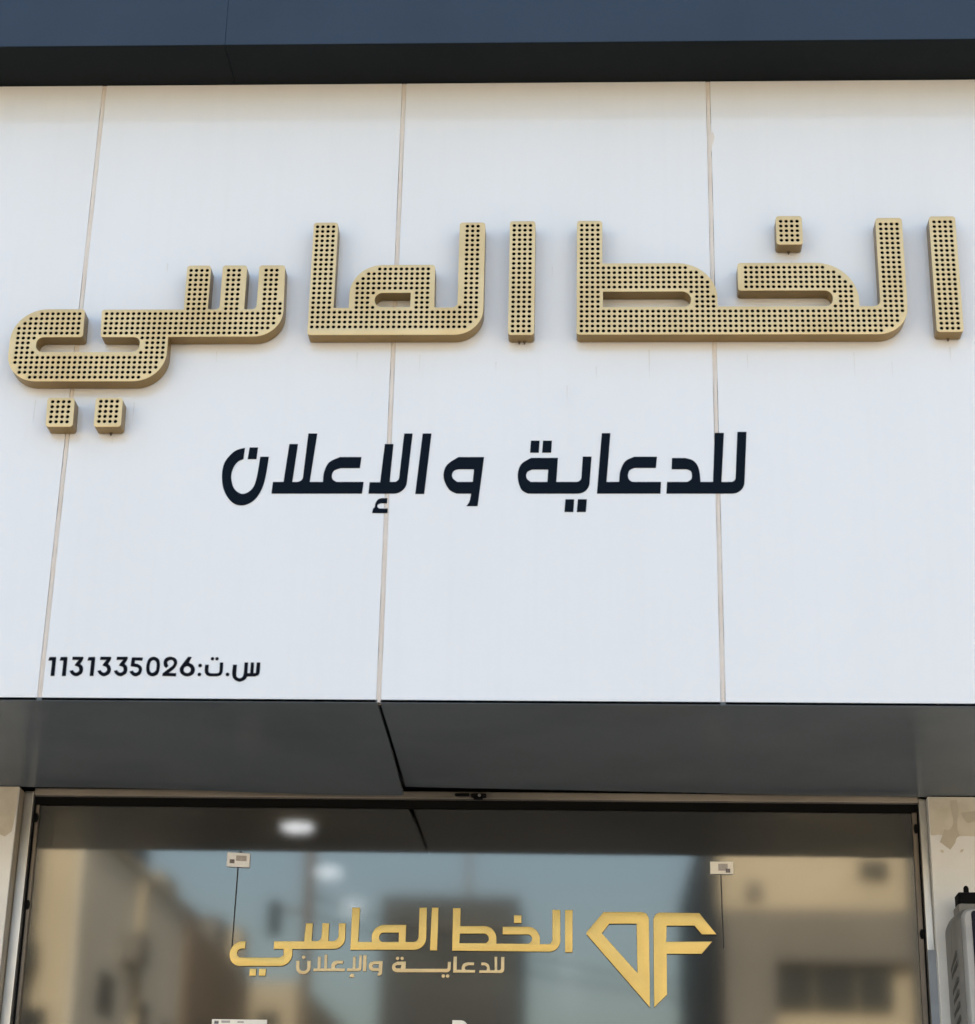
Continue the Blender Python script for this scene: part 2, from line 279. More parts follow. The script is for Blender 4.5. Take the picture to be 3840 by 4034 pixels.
# letter outlines in metres on the wall (x, height): corner, corner with radius, or 'c' = curve point; first loop is the outline, the others are holes
GLYPHS = {
 'slogan': [
  [[(0.3076,4.5776),(0.3106,4.6245),(0.3853,4.6246),(0.3992,4.6351,'c'),(0.4024,4.6508,'c'),(0.3986,4.6678,'c'),(0.3837,4.6756),(0.3281,4.6755),(0.3299,4.7209),(0.3797,4.7209),(0.4095,4.7098,'c'),(0.4281,4.679,'c'),(0.4336,4.6247),(0.4795,4.6248),(0.4904,4.8235),(0.5241,4.8236),(0.5105,4.6249),(0.5617,4.625,0.0179),(0.5742,4.8276),(0.6078,4.8276),(0.592,4.5783,0.0475)]],
  [[(0.0522,4.5771),(0.0705,4.8219),(0.1025,4.8219),(0.0876,4.6241),(0.1343,4.6242),(0.1381,4.6654,'c'),(0.1563,4.7068,'c'),(0.1907,4.7259),(0.2748,4.726),(0.2701,4.6807),(0.1903,4.6805),(0.1723,4.67,'c'),(0.1667,4.6491,'c'),(0.172,4.6321,'c'),(0.1839,4.6243),(0.2885,4.6245),(0.2856,4.5776)]],
  [[(-0.0923,4.7209),(-0.0977,4.6237),(-0.0059,4.6239,0.0192),(-0.0001,4.7263),(0.0324,4.7264),(0.0223,4.577,0.0448),(-0.2022,4.5765),(-0.2276,4.5947,'c'),(-0.2409,4.647,'c'),(-0.229,4.6944,'c'),(-0.1919,4.7208)],[(-0.1281,4.6735),(-0.1307,4.6236),(-0.1919,4.6235),(-0.2047,4.634,'c'),(-0.2097,4.6484,'c'),(-0.2039,4.6648,'c'),(-0.1865,4.6734)]],
  [[(-0.1933,4.7911),(-0.1612,4.7911),(-0.1637,4.742),(-0.1964,4.742)]],
  [[(-0.1485,4.7911),(-0.1152,4.7911),(-0.1178,4.7421),(-0.1516,4.742)]],
  [[(-0.0637,4.5541),(-0.0314,4.5542),(-0.0342,4.5037),(-0.067,4.5036)]],
  [[(-0.0177,4.5542),(0.0152,4.5543),(0.0117,4.5038),(-0.0217,4.5037)]],
  [[(-0.367,4.7239),(-0.3869,4.526),(-0.4283,4.5259),(-0.4173,4.5448,'c'),(-0.412,4.5761),(-0.4661,4.5759),(-0.4955,4.5942,'c'),(-0.5161,4.6426,'c'),(-0.5054,4.6907,'c'),(-0.4626,4.7237)],[(-0.4034,4.6743),(-0.4071,4.6231),(-0.4637,4.623),(-0.4791,4.6348,'c'),(-0.485,4.6512,'c'),(-0.4781,4.6676,'c'),(-0.4614,4.6742)]],
  [[(-0.5991,4.8201),(-0.5662,4.8201),(-0.5858,4.5744),(-0.619,4.5743)]],
  [[(-0.7927,4.5752),(-0.7904,4.6211),(-0.7511,4.6211),(-0.7396,4.7765),(-0.7073,4.7766),(-0.716,4.6225),(-0.6822,4.6226,0.0181),(-0.6686,4.82),(-0.6369,4.82),(-0.6552,4.5755,0.0482)]],
  [[(-0.7762,4.4972),(-0.7733,4.5153),(-0.7675,4.5193),(-0.7646,4.5375,'c'),(-0.7556,4.5525,'c'),(-0.7413,4.5571),(-0.7214,4.5571),(-0.7224,4.5363),(-0.7465,4.5362),(-0.7559,4.531,'c'),(-0.7573,4.5219,'c'),(-0.7498,4.5154),(-0.7186,4.5155),(-0.7191,4.4973)]],
  [[(-1.1544,4.5744),(-1.1512,4.6217),(-1.1117,4.6218),(-1.0986,4.7762),(-1.0662,4.7762),(-1.0789,4.6218),(-1.0413,4.6219,0.0206),(-1.0294,4.8197),(-0.9957,4.8198),(-1.014,4.6219),(-0.9643,4.622),(-0.9625,4.6602,'c'),(-0.9457,4.7012,'c'),(-0.906,4.7232),(-0.8251,4.7233),(-0.8292,4.6783),(-0.9021,4.6781),(-0.9258,4.6669,'c'),(-0.9327,4.6471,'c'),(-0.9271,4.6307,'c'),(-0.9133,4.6221),(-0.8128,4.6223),(-0.8168,4.5752)]],
  [[(-1.1726,4.7241),(-1.18,4.6453,'c'),(-1.1888,4.6006,'c'),(-1.2059,4.5625,'c'),(-1.2297,4.5376,'c'),(-1.2605,4.5265,'c'),(-1.2913,4.5336,'c'),(-1.3173,4.5597,'c'),(-1.3357,4.597,'c'),(-1.3435,4.6398,'c'),(-1.343,4.6761,'c'),(-1.3337,4.7093,'c'),(-1.3026,4.7473,'c'),(-1.2649,4.7607),(-1.2679,4.714),(-1.2892,4.7027,'c'),(-1.305,4.6742,'c'),(-1.3086,4.6365,'c'),(-1.2934,4.5925,'c'),(-1.2605,4.5729,'c'),(-1.2273,4.5939,'c'),(-1.2132,4.64,'c'),(-1.205,4.7241)]],
  [[(-1.2478,4.762),(-1.2159,4.762),(-1.219,4.7141),(-1.252,4.7141)]],
 ],
 'number': [
  [[(-1.9245,3.9185),(-1.9217,3.9319,0.002),(-1.8968,3.9328,0.003),(-1.8964,3.8604),(-1.9104,3.8603),(-1.9105,3.9186)]],
  [[(-1.8832,3.9187),(-1.8804,3.9321,0.002),(-1.8555,3.933,0.003),(-1.8553,3.8606),(-1.8693,3.8605),(-1.8692,3.9188)]],
  [[(-1.7821,3.9194),(-1.7792,3.9327,0.002),(-1.7543,3.9336,0.003),(-1.7545,3.8613),(-1.7685,3.8612),(-1.768,3.9194)]],
  [[(-1.8377,3.9216),(-1.8372,3.9337,0.0015),(-1.7972,3.9336,0.003),(-1.7986,3.9223,'c'),(-1.807,3.9067),(-1.798,3.898,'c'),(-1.7945,3.884,'c'),(-1.799,3.8694,'c'),(-1.8165,3.8599,'c'),(-1.8339,3.8666,'c'),(-1.8438,3.8798),(-1.831,3.8832),(-1.826,3.8764,'c'),(-1.8171,3.8739,'c'),(-1.8089,3.8806,'c'),(-1.8099,3.8908,'c'),(-1.8151,3.8961,'c'),(-1.8227,3.8984),(-1.8266,3.9009),(-1.8257,3.9045),(-1.8138,3.9217)]],
  [[(-1.7365,3.9222),(-1.7359,3.9343,0.0015),(-1.696,3.9342,0.003),(-1.6975,3.9229,'c'),(-1.7059,3.9073),(-1.697,3.8986,'c'),(-1.6935,3.8846,'c'),(-1.6981,3.87,'c'),(-1.7156,3.8605,'c'),(-1.7329,3.8673,'c'),(-1.7428,3.8805),(-1.73,3.8839),(-1.725,3.877,'c'),(-1.7162,3.8745,'c'),(-1.7079,3.8812,'c'),(-1.7089,3.8914,'c'),(-1.714,3.8967,'c'),(-1.7216,3.899),(-1.7255,3.9015),(-1.7246,3.9051),(-1.7127,3.9223)]],
  [[(-1.6765,3.9226),(-1.6759,3.9346,0.0015),(-1.636,3.9346,0.003),(-1.6374,3.9233,'c'),(-1.6459,3.9076),(-1.637,3.899,'c'),(-1.6336,3.885,'c'),(-1.6382,3.8704,'c'),(-1.6558,3.8609,'c'),(-1.6731,3.8676,'c'),(-1.6828,3.8808),(-1.6701,3.8842),(-1.6651,3.8774,'c'),(-1.6563,3.8749,'c'),(-1.648,3.8816,'c'),(-1.6489,3.8918,'c'),(-1.6541,3.8971,'c'),(-1.6616,3.8994),(-1.6656,3.9019),(-1.6646,3.9055),(-1.6526,3.9227)]],
  [[(-1.5809,3.9321),(-1.5824,3.9203),(-1.6089,3.9207),(-1.6097,3.9094),(-1.5985,3.9077,'c'),(-1.5855,3.8993,'c'),(-1.5802,3.8861,'c'),(-1.5859,3.8687,'c'),(-1.6018,3.8605,'c'),(-1.6171,3.8672,'c'),(-1.6262,3.8786),(-1.6136,3.8833),(-1.6094,3.8775,'c'),(-1.6018,3.8747,'c'),(-1.5941,3.8794,'c'),(-1.5931,3.8878,'c'),(-1.5986,3.8946,'c'),(-1.6073,3.8964,'c'),(-1.6233,3.8986),(-1.6216,3.9329,0.0034)]],
  [[(-1.5413,3.9352,'c'),(-1.5245,3.9278,'c'),(-1.5177,3.91,'c'),(-1.5177,3.8865,'c'),(-1.5236,3.8686,'c'),(-1.5406,3.8614,'c'),(-1.5579,3.8684,'c'),(-1.5655,3.8867,'c'),(-1.5653,3.9097,'c'),(-1.558,3.9289,'c')],[(-1.5422,3.9221,'c'),(-1.5319,3.916,'c'),(-1.5292,3.9017,'c'),(-1.5307,3.8833,'c'),(-1.5417,3.8746,'c'),(-1.5516,3.8817,'c'),(-1.5541,3.8995,'c'),(-1.5515,3.9159,'c')]],
  [[(-1.4945,3.8922),(-1.5033,3.9037,'c'),(-1.5038,3.9223,'c'),(-1.4936,3.9331,'c'),(-1.4796,3.9358,'c'),(-1.4626,3.9295,'c'),(-1.4553,3.9142,'c'),(-1.4595,3.8981,'c'),(-1.4695,3.886,'c'),(-1.4843,3.8744),(-1.4559,3.8741),(-1.4559,3.8619),(-1.5057,3.8629),(-1.5056,3.8713),(-1.4984,3.8789,'c'),(-1.4811,3.8933,'c'),(-1.4699,3.9036,'c'),(-1.4676,3.9138,'c'),(-1.4723,3.9215,'c'),(-1.4811,3.9232,'c'),(-1.4893,3.9188,'c'),(-1.4909,3.9111,'c'),(-1.4859,3.901)]],
  [[(-1.417,3.9362),(-1.4039,3.935),(-1.4129,3.9137),(-1.3975,3.9051,'c'),(-1.3894,3.8878,'c'),(-1.3949,3.8699,'c'),(-1.415,3.8617,'c'),(-1.4364,3.8697,'c'),(-1.4444,3.8869,'c'),(-1.439,3.9028,'c')],[(-1.418,3.9004,'c'),(-1.4086,3.8963,'c'),(-1.4042,3.8872,'c'),(-1.4072,3.878,'c'),(-1.416,3.8744,'c'),(-1.4256,3.8781,'c'),(-1.43,3.8875,'c'),(-1.4267,3.8965,'c')]],
  [[('o',-1.3714,3.9032,0.0069)]],
  [[('o',-1.3716,3.8696,0.0068)]],
  [[('o',-1.3287,3.929,0.0064)]],
  [[('o',-1.3123,3.9291,0.0064)]],
  [[('o',-1.2703,3.8702,0.0068)]],
  [[(-1.3535,3.9064),(-1.34,3.9064),(-1.3405,3.8855,'c'),(-1.3377,3.8774,'c'),(-1.3311,3.8741),(-1.3084,3.8743),(-1.3013,3.8776,'c'),(-1.3004,3.8863,'c'),(-1.3007,3.9151),(-1.2885,3.9152),(-1.2886,3.8813,'c'),(-1.2945,3.8675,'c'),(-1.3069,3.8629),(-1.3332,3.8627),(-1.3463,3.8677,'c'),(-1.3534,3.8809,'c')]],
  [[(-1.2525,3.907),(-1.239,3.9071),(-1.2386,3.8714,'c'),(-1.235,3.8608,'c'),(-1.2259,3.8563,'c'),(-1.216,3.8614,'c'),(-1.212,3.8749,'c'),(-1.2117,3.9157),(-1.1988,3.9157),(-1.1986,3.8757),(-1.1889,3.8758),(-1.189,3.9158),(-1.1772,3.9159),(-1.1767,3.8759),(-1.1686,3.8759,0.002),(-1.1677,3.9159),(-1.1548,3.916),(-1.1549,3.8796,'c'),(-1.1603,3.8679,'c'),(-1.1722,3.8632),(-1.1985,3.863),(-1.2056,3.8513,'c'),(-1.2257,3.8431,'c'),(-1.2454,3.8526,'c'),(-1.2535,3.8713,'c')]],
 ],
 'gold_name': [
  [[(-1.1152,3.2399),(-1.0865,3.2402),(-1.0876,3.1685),(-1.0491,3.1689,0.0197),(-1.0482,3.2407),(-1.0202,3.241),(-1.0201,3.1693),(-0.9804,3.1697,0.023),(-0.9809,3.2414),(-0.9532,3.2418),(-0.9523,3.1376,0.0459),(-1.1642,3.1351),(-1.1613,3.0672,0.0492),(-1.415,3.0641,0.046),(-1.4215,3.1645,0.0528),(-1.3555,3.1653),(-1.3559,3.1344),(-1.3888,3.134,0.0181),(-1.3867,3.0993,0.0165),(-1.1946,3.1017,0.0246),(-1.1964,3.1347,0.0082),(-1.2399,3.1342),(-1.241,3.166),(-1.1191,3.1674)]],
  [[(-1.3333,3.0554),(-1.306,3.0558),(-1.306,3.0268),(-1.3332,3.0265)]],
  [[(-1.2946,3.0559),(-1.2667,3.0563),(-1.2673,3.0273),(-1.2945,3.0269)]],
  [[(-0.9298,3.3049),(-0.8974,3.3053),(-0.8993,3.1675),(-0.8455,3.1681),(-0.8472,3.2364,0.0494),(-0.7073,3.2381),(-0.7077,3.1698),(-0.6566,3.1704,0.0213),(-0.6562,3.308),(-0.6256,3.3084),(-0.6248,3.1384,0.049),(-0.9301,3.1347)],[(-0.8163,3.2049,0.0184),(-0.7365,3.2058),(-0.7362,3.1694),(-0.815,3.1685,0.0164)]],
  [[(-0.6065,3.3086),(-0.5785,3.3089),(-0.5797,3.1367),(-0.6091,3.1363)]],
  [[(-0.5198,3.1364),(-0.5202,3.3072),(-0.4889,3.3076),(-0.4889,3.2357),(-0.3437,3.2374,0.0491),(-0.3418,3.1676),(-0.1993,3.1687,0.0179),(-0.1997,3.205,0.018),(-0.3179,3.2036),(-0.3178,3.2351),(-0.1683,3.2368,0.049),(-0.167,3.1675),(-0.1178,3.1681,0.0179),(-0.1185,3.3052),(-0.0861,3.3056),(-0.085,3.1368,0.0455)],[(-0.4898,3.2048),(-0.3736,3.2062,0.0203),(-0.3729,3.1689,0.0163),(-0.4905,3.1675)]],
  [[(-0.2736,3.2816),(-0.2428,3.2819),(-0.2424,3.25),(-0.2731,3.2496)]],
  [[(-0.0674,3.3051),(-0.0363,3.3055),(-0.0362,3.1358),(-0.0665,3.1354)]],
 ],
 'gold_slogan': [
  [[(-0.4097,3.0503),(-0.4083,3.0612),(-0.3806,3.0615),(-0.3782,3.0721,'c'),(-0.3859,3.0801),(-0.4021,3.0805),(-0.4014,3.0921),(-0.3861,3.0923),(-0.3713,3.0835,'c'),(-0.3654,3.0617),(-0.3471,3.0619),(-0.3491,3.1153),(-0.3377,3.1154),(-0.3374,3.0621),(-0.3225,3.0622,0.0078),(-0.322,3.1146),(-0.309,3.1148),(-0.3089,3.0506,0.0156)]],
  [[(-0.5138,3.0502),(-0.5131,3.1139),(-0.5,3.1141),(-0.4994,3.062),(-0.4799,3.0622),(-0.4783,3.0773,'c'),(-0.4701,3.088,'c'),(-0.4552,3.0921),(-0.4301,3.0917),(-0.4308,3.0802),(-0.4526,3.0799),(-0.4645,3.0749,'c'),(-0.467,3.0678,'c'),(-0.4626,3.0621),(-0.4252,3.0619),(-0.426,3.0513)]],
  [[(-0.7042,3.0922),(-0.7048,3.0633),(-0.536,3.0654,0.0059),(-0.5354,3.0927),(-0.523,3.0928),(-0.5245,3.0511,0.0163),(-0.7402,3.0484),(-0.7542,3.0546,'c'),(-0.7599,3.0684,'c'),(-0.7545,3.0826,'c'),(-0.7384,3.0912)],[(-0.7223,3.0775),(-0.7245,3.0646),(-0.7408,3.0644),(-0.7469,3.0704,'c'),(-0.7412,3.0773)]],
  [[('o',-0.7382,3.1041,0.0069)]],
  [[('o',-0.7199,3.1043,0.0069)]],
  [[('o',-0.5525,3.0363,0.0072)]],
  [[('o',-0.5352,3.0365,0.0072)]],
  [[(-0.798,3.0927),(-0.799,3.0492,'c'),(-0.8035,3.037,'c'),(-0.8154,3.0323),(-0.8176,3.041),(-0.8126,3.0465,'c'),(-0.8122,3.0529),(-0.8383,3.0526),(-0.8501,3.0598,'c'),(-0.8535,3.0736,'c'),(-0.8478,3.0866,'c'),(-0.8327,3.0922)],[(-0.8126,3.0796),(-0.8133,3.0651),(-0.8336,3.0649),(-0.8391,3.0719,'c'),(-0.8341,3.079)]],
  [[(-0.8769,3.1159),(-0.8628,3.1161),(-0.8629,3.051),(-0.8756,3.0508)]],
  [[(-0.9403,3.0507),(-0.9392,3.0619),(-0.9179,3.0622),(-0.9182,3.1083),(-0.9068,3.1084),(-0.9065,3.0624),(-0.8937,3.0625,0.0059),(-0.8933,3.1157),(-0.8825,3.1158),(-0.8822,3.0514,0.0124)]],
  [[(-0.9295,3.0267),(-0.9282,3.0341),(-0.9229,3.0413),(-0.9121,3.0414),(-0.9105,3.027)]],
  [[(-1.0761,3.049),(-1.075,3.0603),(-1.0593,3.0604),(-1.0602,3.1066),(-1.0477,3.1067),(-1.0472,3.0606),(-1.0324,3.0608),(-1.034,3.1156),(-1.0219,3.1158),(-1.021,3.0609),(-1.0046,3.0611),(-1.0031,3.0773,'c'),(-0.9951,3.0886,'c'),(-0.9815,3.0927),(-0.9559,3.0923),(-0.958,3.0801),(-0.9783,3.0798),(-0.9878,3.0733,'c'),(-0.9895,3.0668,'c'),(-0.986,3.0614),(-0.949,3.0618),(-0.9495,3.0506)]],
  [[(-1.147,3.09),(-1.1333,3.0902),(-1.1315,3.0496,0.0131),(-1.1007,3.05,0.0131),(-1.1021,3.0905),(-1.088,3.0907),(-1.0869,3.0369,0.0278),(-1.1452,3.0362,0.0278)]],
  [[('o',-1.1172,3.1039,0.0069)]],
 ],
 'logo_d': [
  [[(0.0878,3.2982,0.0044),(0.2423,3.3),(0.2605,3.2928,'c'),(0.2703,3.2743),(0.2714,2.922),(0.0187,3.2086,0.0026),(0.0195,3.2172,0.0026)],[(0.1108,3.2508),(0.2202,3.252),(0.2223,3.058),(0.0812,3.2124)]],
 ],
 'logo_f': [
  [[(0.2877,3.2723),(0.2966,3.2906,'c'),(0.314,3.2986),(0.4725,3.2983),(0.5401,3.2134),(0.4804,3.2127),(0.4521,3.2469),(0.3407,3.2456),(0.3387,3.1822),(0.5222,3.1857),(0.479,3.1354),(0.3402,3.1338),(0.3391,2.9735),(0.2872,2.9222)]],
 ],
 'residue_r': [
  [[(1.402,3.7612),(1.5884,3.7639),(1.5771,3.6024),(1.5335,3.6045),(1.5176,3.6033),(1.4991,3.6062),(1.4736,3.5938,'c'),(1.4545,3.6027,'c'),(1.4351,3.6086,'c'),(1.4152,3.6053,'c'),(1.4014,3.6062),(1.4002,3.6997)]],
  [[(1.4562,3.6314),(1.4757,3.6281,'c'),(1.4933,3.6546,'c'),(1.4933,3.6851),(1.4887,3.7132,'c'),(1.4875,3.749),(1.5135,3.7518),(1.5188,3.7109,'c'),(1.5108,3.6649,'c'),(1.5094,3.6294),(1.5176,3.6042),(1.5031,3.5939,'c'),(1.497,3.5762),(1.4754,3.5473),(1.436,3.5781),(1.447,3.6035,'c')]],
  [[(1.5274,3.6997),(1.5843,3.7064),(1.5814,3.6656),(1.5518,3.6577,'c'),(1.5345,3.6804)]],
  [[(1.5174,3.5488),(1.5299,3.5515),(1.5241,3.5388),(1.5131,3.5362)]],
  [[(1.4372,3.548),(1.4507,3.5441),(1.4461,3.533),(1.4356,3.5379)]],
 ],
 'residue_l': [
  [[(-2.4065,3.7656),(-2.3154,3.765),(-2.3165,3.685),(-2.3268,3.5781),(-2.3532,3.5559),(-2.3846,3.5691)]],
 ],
}


# ------------------------------------------------------------------ the setting
ZT, ZB = 6.3746, 3.7691                 # top and bottom of the white fascia
def sheet(name, x0, x1, y0, y1, z0, z1, mt):
    o = box(name, (x0, x1, y0, y1, z0, z1), mt); o['kind'] = 'structure'; return o
sheet('ground', -250, 250, -250, 250, -0.5, -0.12, M_STREET)
sheet('pavement', -40, 40, -3.6, 0.6, -0.119, 0.0, M_PAVE)

# ------------------------------------------------------------------ the shop building
shop = empty('shop_building', (0, 3.0, 0), 'shop front with white panel fascia, blue overhang, grey soffit and tinted display window', 'building')
SEAMS = [-4.3834, -3.1634, -1.9434, -0.7234, 0.4966, 1.7166, 2.9366]
JW = 0.0085
for i in range(6):
    x0, x1 = SEAMS[i] + (JW if i else 0), SEAMS[i + 1] - (JW if i < 5 else 0)
    box('cladding_panel', (x0, x1, 0.0, 0.03, ZB, ZT - 0.002), M_PANEL, shop, bev=0.001)
random.seed(4)
for i in range(1, 6):
    bm = bmesh.new(); n = 40; xs = SEAMS[i]; prev = None
    for k in range(n + 1):
        z = ZB + 0.001 + (ZT - 0.004 - ZB) * k / n
        w = JW - 0.0009 + random.uniform(-0.0009, 0.0009); bulge = 0.0045 + random.uniform(-0.001, 0.001)
        dr = 0.0
        if i == 4 and 6.06 < z < 6.20: dr = 0.015 * math.exp(-((z - 6.10) / 0.035) ** 2)      # a drip of sealant
        if i == 2 and 5.62 < z < 5.75: dr = 0.0
        row = [bm.verts.new((xs - w, 0.0022, z)), bm.verts.new((xs, bulge - 0.0045, z)), bm.verts.new((xs + w + dr, 0.0022 - (0.0037 if dr > .002 else 0), z)), bm.verts.new((xs + w + dr, 0.028, z)), bm.verts.new((xs - w, 0.028, z))]
        if prev:
            for a in range(5): bm.faces.new((prev[a], prev[(a + 1) % 5], row[(a + 1) % 5], row[a]))
        prev = row
    bmesh.ops.recalc_face_normals(bm, faces=bm.faces)
    me = bpy.data.meshes.new('sealant_joint'); bm.to_mesh(me); bm.free()
    link('sealant_joint', me, shop, (M_SEAL,))
box('fascia_backing', (-4.38, 2.93, 0.0302, 0.10, ZB + 0.01, ZT + 0.7), M_VOID, shop)
# blue overhang above the fascia, in two lengths that meet in a hairline joint
XJ = -1.4095
for x0, x1 in ((-4.40, XJ - 0.0005), (XJ + 0.0005, 2.95)):
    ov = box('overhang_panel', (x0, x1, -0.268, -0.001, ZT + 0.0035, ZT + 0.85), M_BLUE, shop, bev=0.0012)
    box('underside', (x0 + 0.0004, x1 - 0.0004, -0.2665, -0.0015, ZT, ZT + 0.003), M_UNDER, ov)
box('roof', (-4.40, 2.95, 0.101, 9.0, ZT + 0.45, ZT + 0.7), M_H_GREY, shop)
box('side_wall', (-4.40, -4.20, 1.8, 9.0, 0, ZT + 0.45), M_H_CREAM, shop)
box('side_wall', (2.75, 2.95, 1.8, 9.0, 0, ZT + 0.45), M_H_CREAM, shop)
box('back_wall', (-4.20, 2.75, 8.8, 9.0, 0, ZT + 0.45), M_H_CREAM, shop)
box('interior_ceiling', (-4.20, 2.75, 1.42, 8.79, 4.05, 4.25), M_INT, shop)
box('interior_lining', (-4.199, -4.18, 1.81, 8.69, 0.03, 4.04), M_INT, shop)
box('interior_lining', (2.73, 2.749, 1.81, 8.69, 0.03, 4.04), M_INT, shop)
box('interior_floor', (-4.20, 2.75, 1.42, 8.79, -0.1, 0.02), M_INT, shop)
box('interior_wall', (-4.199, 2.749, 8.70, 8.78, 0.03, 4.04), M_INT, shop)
# soffit: sheets of grey composite panel with an open joint; the left sheet sags at its inner corner
def soffit(name, xs, edge, sag, lip):
    bm = bmesh.new(); rows = []
    ys = [0.0, 0.25, 0.5, 0.7, 0.85, 1.0, 1.1, 1.0e9]
    for x in xs:
        e = edge(x); rows.append([bm.verts.new((x, min(y, e) if y < 1e8 else e, ZB - 0.001 - sag(x, min(y, e)))) for y in ys])
    for a, b in zip(rows, rows[1:]):
        for k in range(len(ys) - 1): bm.faces.new((a[k], a[k + 1], b[k + 1], b[k]))
    r = bmesh.ops.extrude_face_region(bm, geom=bm.faces[:])
    for v in r['geom']:
        if isinstance(v, bmesh.types.BMVert): v.co.z += 0.012
    bmesh.ops.recalc_face_normals(bm, faces=bm.faces)
    me = bpy.data.meshes.new(name); bm.to_mesh(me); bm.free(); smooth(me, 25)
    o = link(name, me, shop, (M_SOFFIT,))
    if lip:
        box('edge_trim', lip, M_ALU, o)
    return o
def lerp(x, pts):
    for (a, u), (b, v) in zip(pts, pts[1:]):
        if x <= b: return u + (v - u) * max(0, (x - a)) / (b - a)
    return pts[-1][1]
def ss(t): t = max(0, min(1, t)); return t * t * (3 - 2 * t)
xl = [-4.38, -3.2, -2.4, -2.3, -2.1, -1.95, -1.7, -1.5, -1.3, -1.1, -0.95, -0.8, -0.7285]
soffit('soffit_panel', xl, lambda x: 1.185 if x < -2.31 else 1.203,
       lambda x, y: 0.022 * ss((x + 2.0) / 1.1) * ss((y - 0.55) / 0.6) + 0.003 * math.sin(x * 5) * ss(y / 0.5) * (1 - ss((y - .8) / .4)), None)
xr = [-0.7165, -0.5, -0.2, 0.1, 0.3, 0.5, 0.7, 0.9, 1.1, 1.25, 1.39, 1.42, 2.0, 2.93]
soffit('soffit_panel', xr, lambda x: lerp(x, [(-0.72, 1.150), (0.49, 1.203), (0.9, 1.226), (1.39, 1.240), (1.41, 1.217), (3, 1.217)]),
       lambda x, y: 0.004 * math.sin(x * 4 + 1) * ss(y / 0.5) * (1 - ss((y - .8) / .4)), None)
box('soffit_void', [(-4.38, 2.93, 0.031, 1.6, ZB + 0.05, ZB + 0.06)], M_VOID, shop)
# beige pillars either side of the window
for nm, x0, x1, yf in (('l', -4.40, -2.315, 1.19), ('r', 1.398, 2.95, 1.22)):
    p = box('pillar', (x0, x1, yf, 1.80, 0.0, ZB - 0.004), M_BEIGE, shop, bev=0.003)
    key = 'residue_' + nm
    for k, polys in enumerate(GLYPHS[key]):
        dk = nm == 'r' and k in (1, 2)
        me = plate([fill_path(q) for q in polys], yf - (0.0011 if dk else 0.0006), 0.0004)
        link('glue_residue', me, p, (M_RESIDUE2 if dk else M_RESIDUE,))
box('brown_edge_strip', (-2.3148, -2.3128, 1.20, 1.262, 0.0, ZB - 0.006), M_BEIGE_DK, shop)

# ------------------------------------------------------------------ the display window
TILT = math.tan(math.radians(1.4)); ZG = 3.75
def gy(z): return 1.30 + (ZG - z) * TILT          # the pane leans: its foot stands further in
win = empty('display_window', (-0.455, 1.33, 0.1)); win.parent = shop; win.location = Vector((-0.455, 1.33, 0.1)) - shop.location
box('jamb', (-2.3125, -2.271, 1.262, 1.40, 0.1, 3.768), M_ALU, win, bev=0.004)
box('jamb', (1.367, 1.3975, 1.262, 1.40, 0.1, 3.768), M_ALU, win, bev=0.004)
box('head_rail', (-2.2705, 1.3665, 1.262, 1.40, 3.7495, 3.780), M_HEAD, win, bev=0.003)
def slanted(name, x0, x1, z0, z1, o0, o1, mt, parent, bev=0.0):
    """A bar or sheet that follows the lean of the pane, from o0 to o1 behind its face."""
    bm = bmesh.new(); bm_box(bm, x0, x1, o0, o1, z0, z1, bev=bev)
    for v in bm.verts: v.co.y += gy(v.co.z)
    me = bpy.data.meshes.new(name); bm.to_mesh(me); bm.free()
    return link(name, me, parent, (mt,))
slanted('gasket', -2.2705, 1.3665, 3.716, 3.749, -0.012, 0.03, M_BLACK, win)
slanted('gasket', -2.2705, -2.2640, 0.11, 3.715, -0.016, 0.03, M_BLACK, win)
slanted('gasket', 1.3620, 1.3665, 0.11, 3.715, -0.016, 0.03, M_BLACK, win)
slanted('stile', -2.2638, -2.2500, 0.11, 3.7155, -0.014, 0.028, M_BRONZE, win, bev=0.002)
slanted('stile', 1.3420, 1.3618, 0.11, 3.7155, -0.014, 0.028, M_BRONZE, win, bev=0.002)
slanted('pane', -2.2498, 1.3418, 0.11, 3.7155, 0.0, 0.01, M_GLASS, win)
for x, z in ((1.3545, 3.648), (1.3555, 3.223), (-2.2585, 3.30), (-2.2585, 3.66)):
    bm = bmesh.new(); disc(bm, Vector((x, gy(z) - 0.016, z)), 0.0095, 'y', 0.006, 12)
    for v in bm.verts: v.co.z = z + (v.co.z - z) * 2.1
    me = bpy.data.meshes.new('screw_plug'); bm.to_mesh(me); bm.free(); link('screw_plug', me, win, (M_BLACK,))
bm = bmesh.new(); bm_box(bm, 1.3672, 1.3985, 1.2585, 1.2612, 0.1, 3.155, bev=0.0008)
me = bpy.data.meshes.new('protective_film'); bm.to_mesh(me); bm.free(); link('protective_film', me, win, (M_FILM,))
# a small latch hanging under the soffit edge
la = empty('latch', (-0.46, 1.25, 3.76), 'small black latch hanging from the soffit edge above the display window', 'latch')
box('latch_bar', (-0.52, -0.462, 1.235, 1.255, 3.757, 3.767), M_BLACK, la, bev=0.003)
box('latch_body', [(-0.455, -0.392, 1.236, 1.257, 3.752, 3.767), (-0.445, -0.405, 1.238, 1.2565, 3.744, 3.7515)], M_BLACK, la, bev=0.004)
bm = bmesh.new(); disc(bm, Vector((-0.42, 1.234, 3.758)), 0.0065, 'y', 0.006, 12)
me = bpy.data.meshes.new('screw'); bm.to_mesh(me); bm.free(); link('screw', me, la, (M_ALU,))

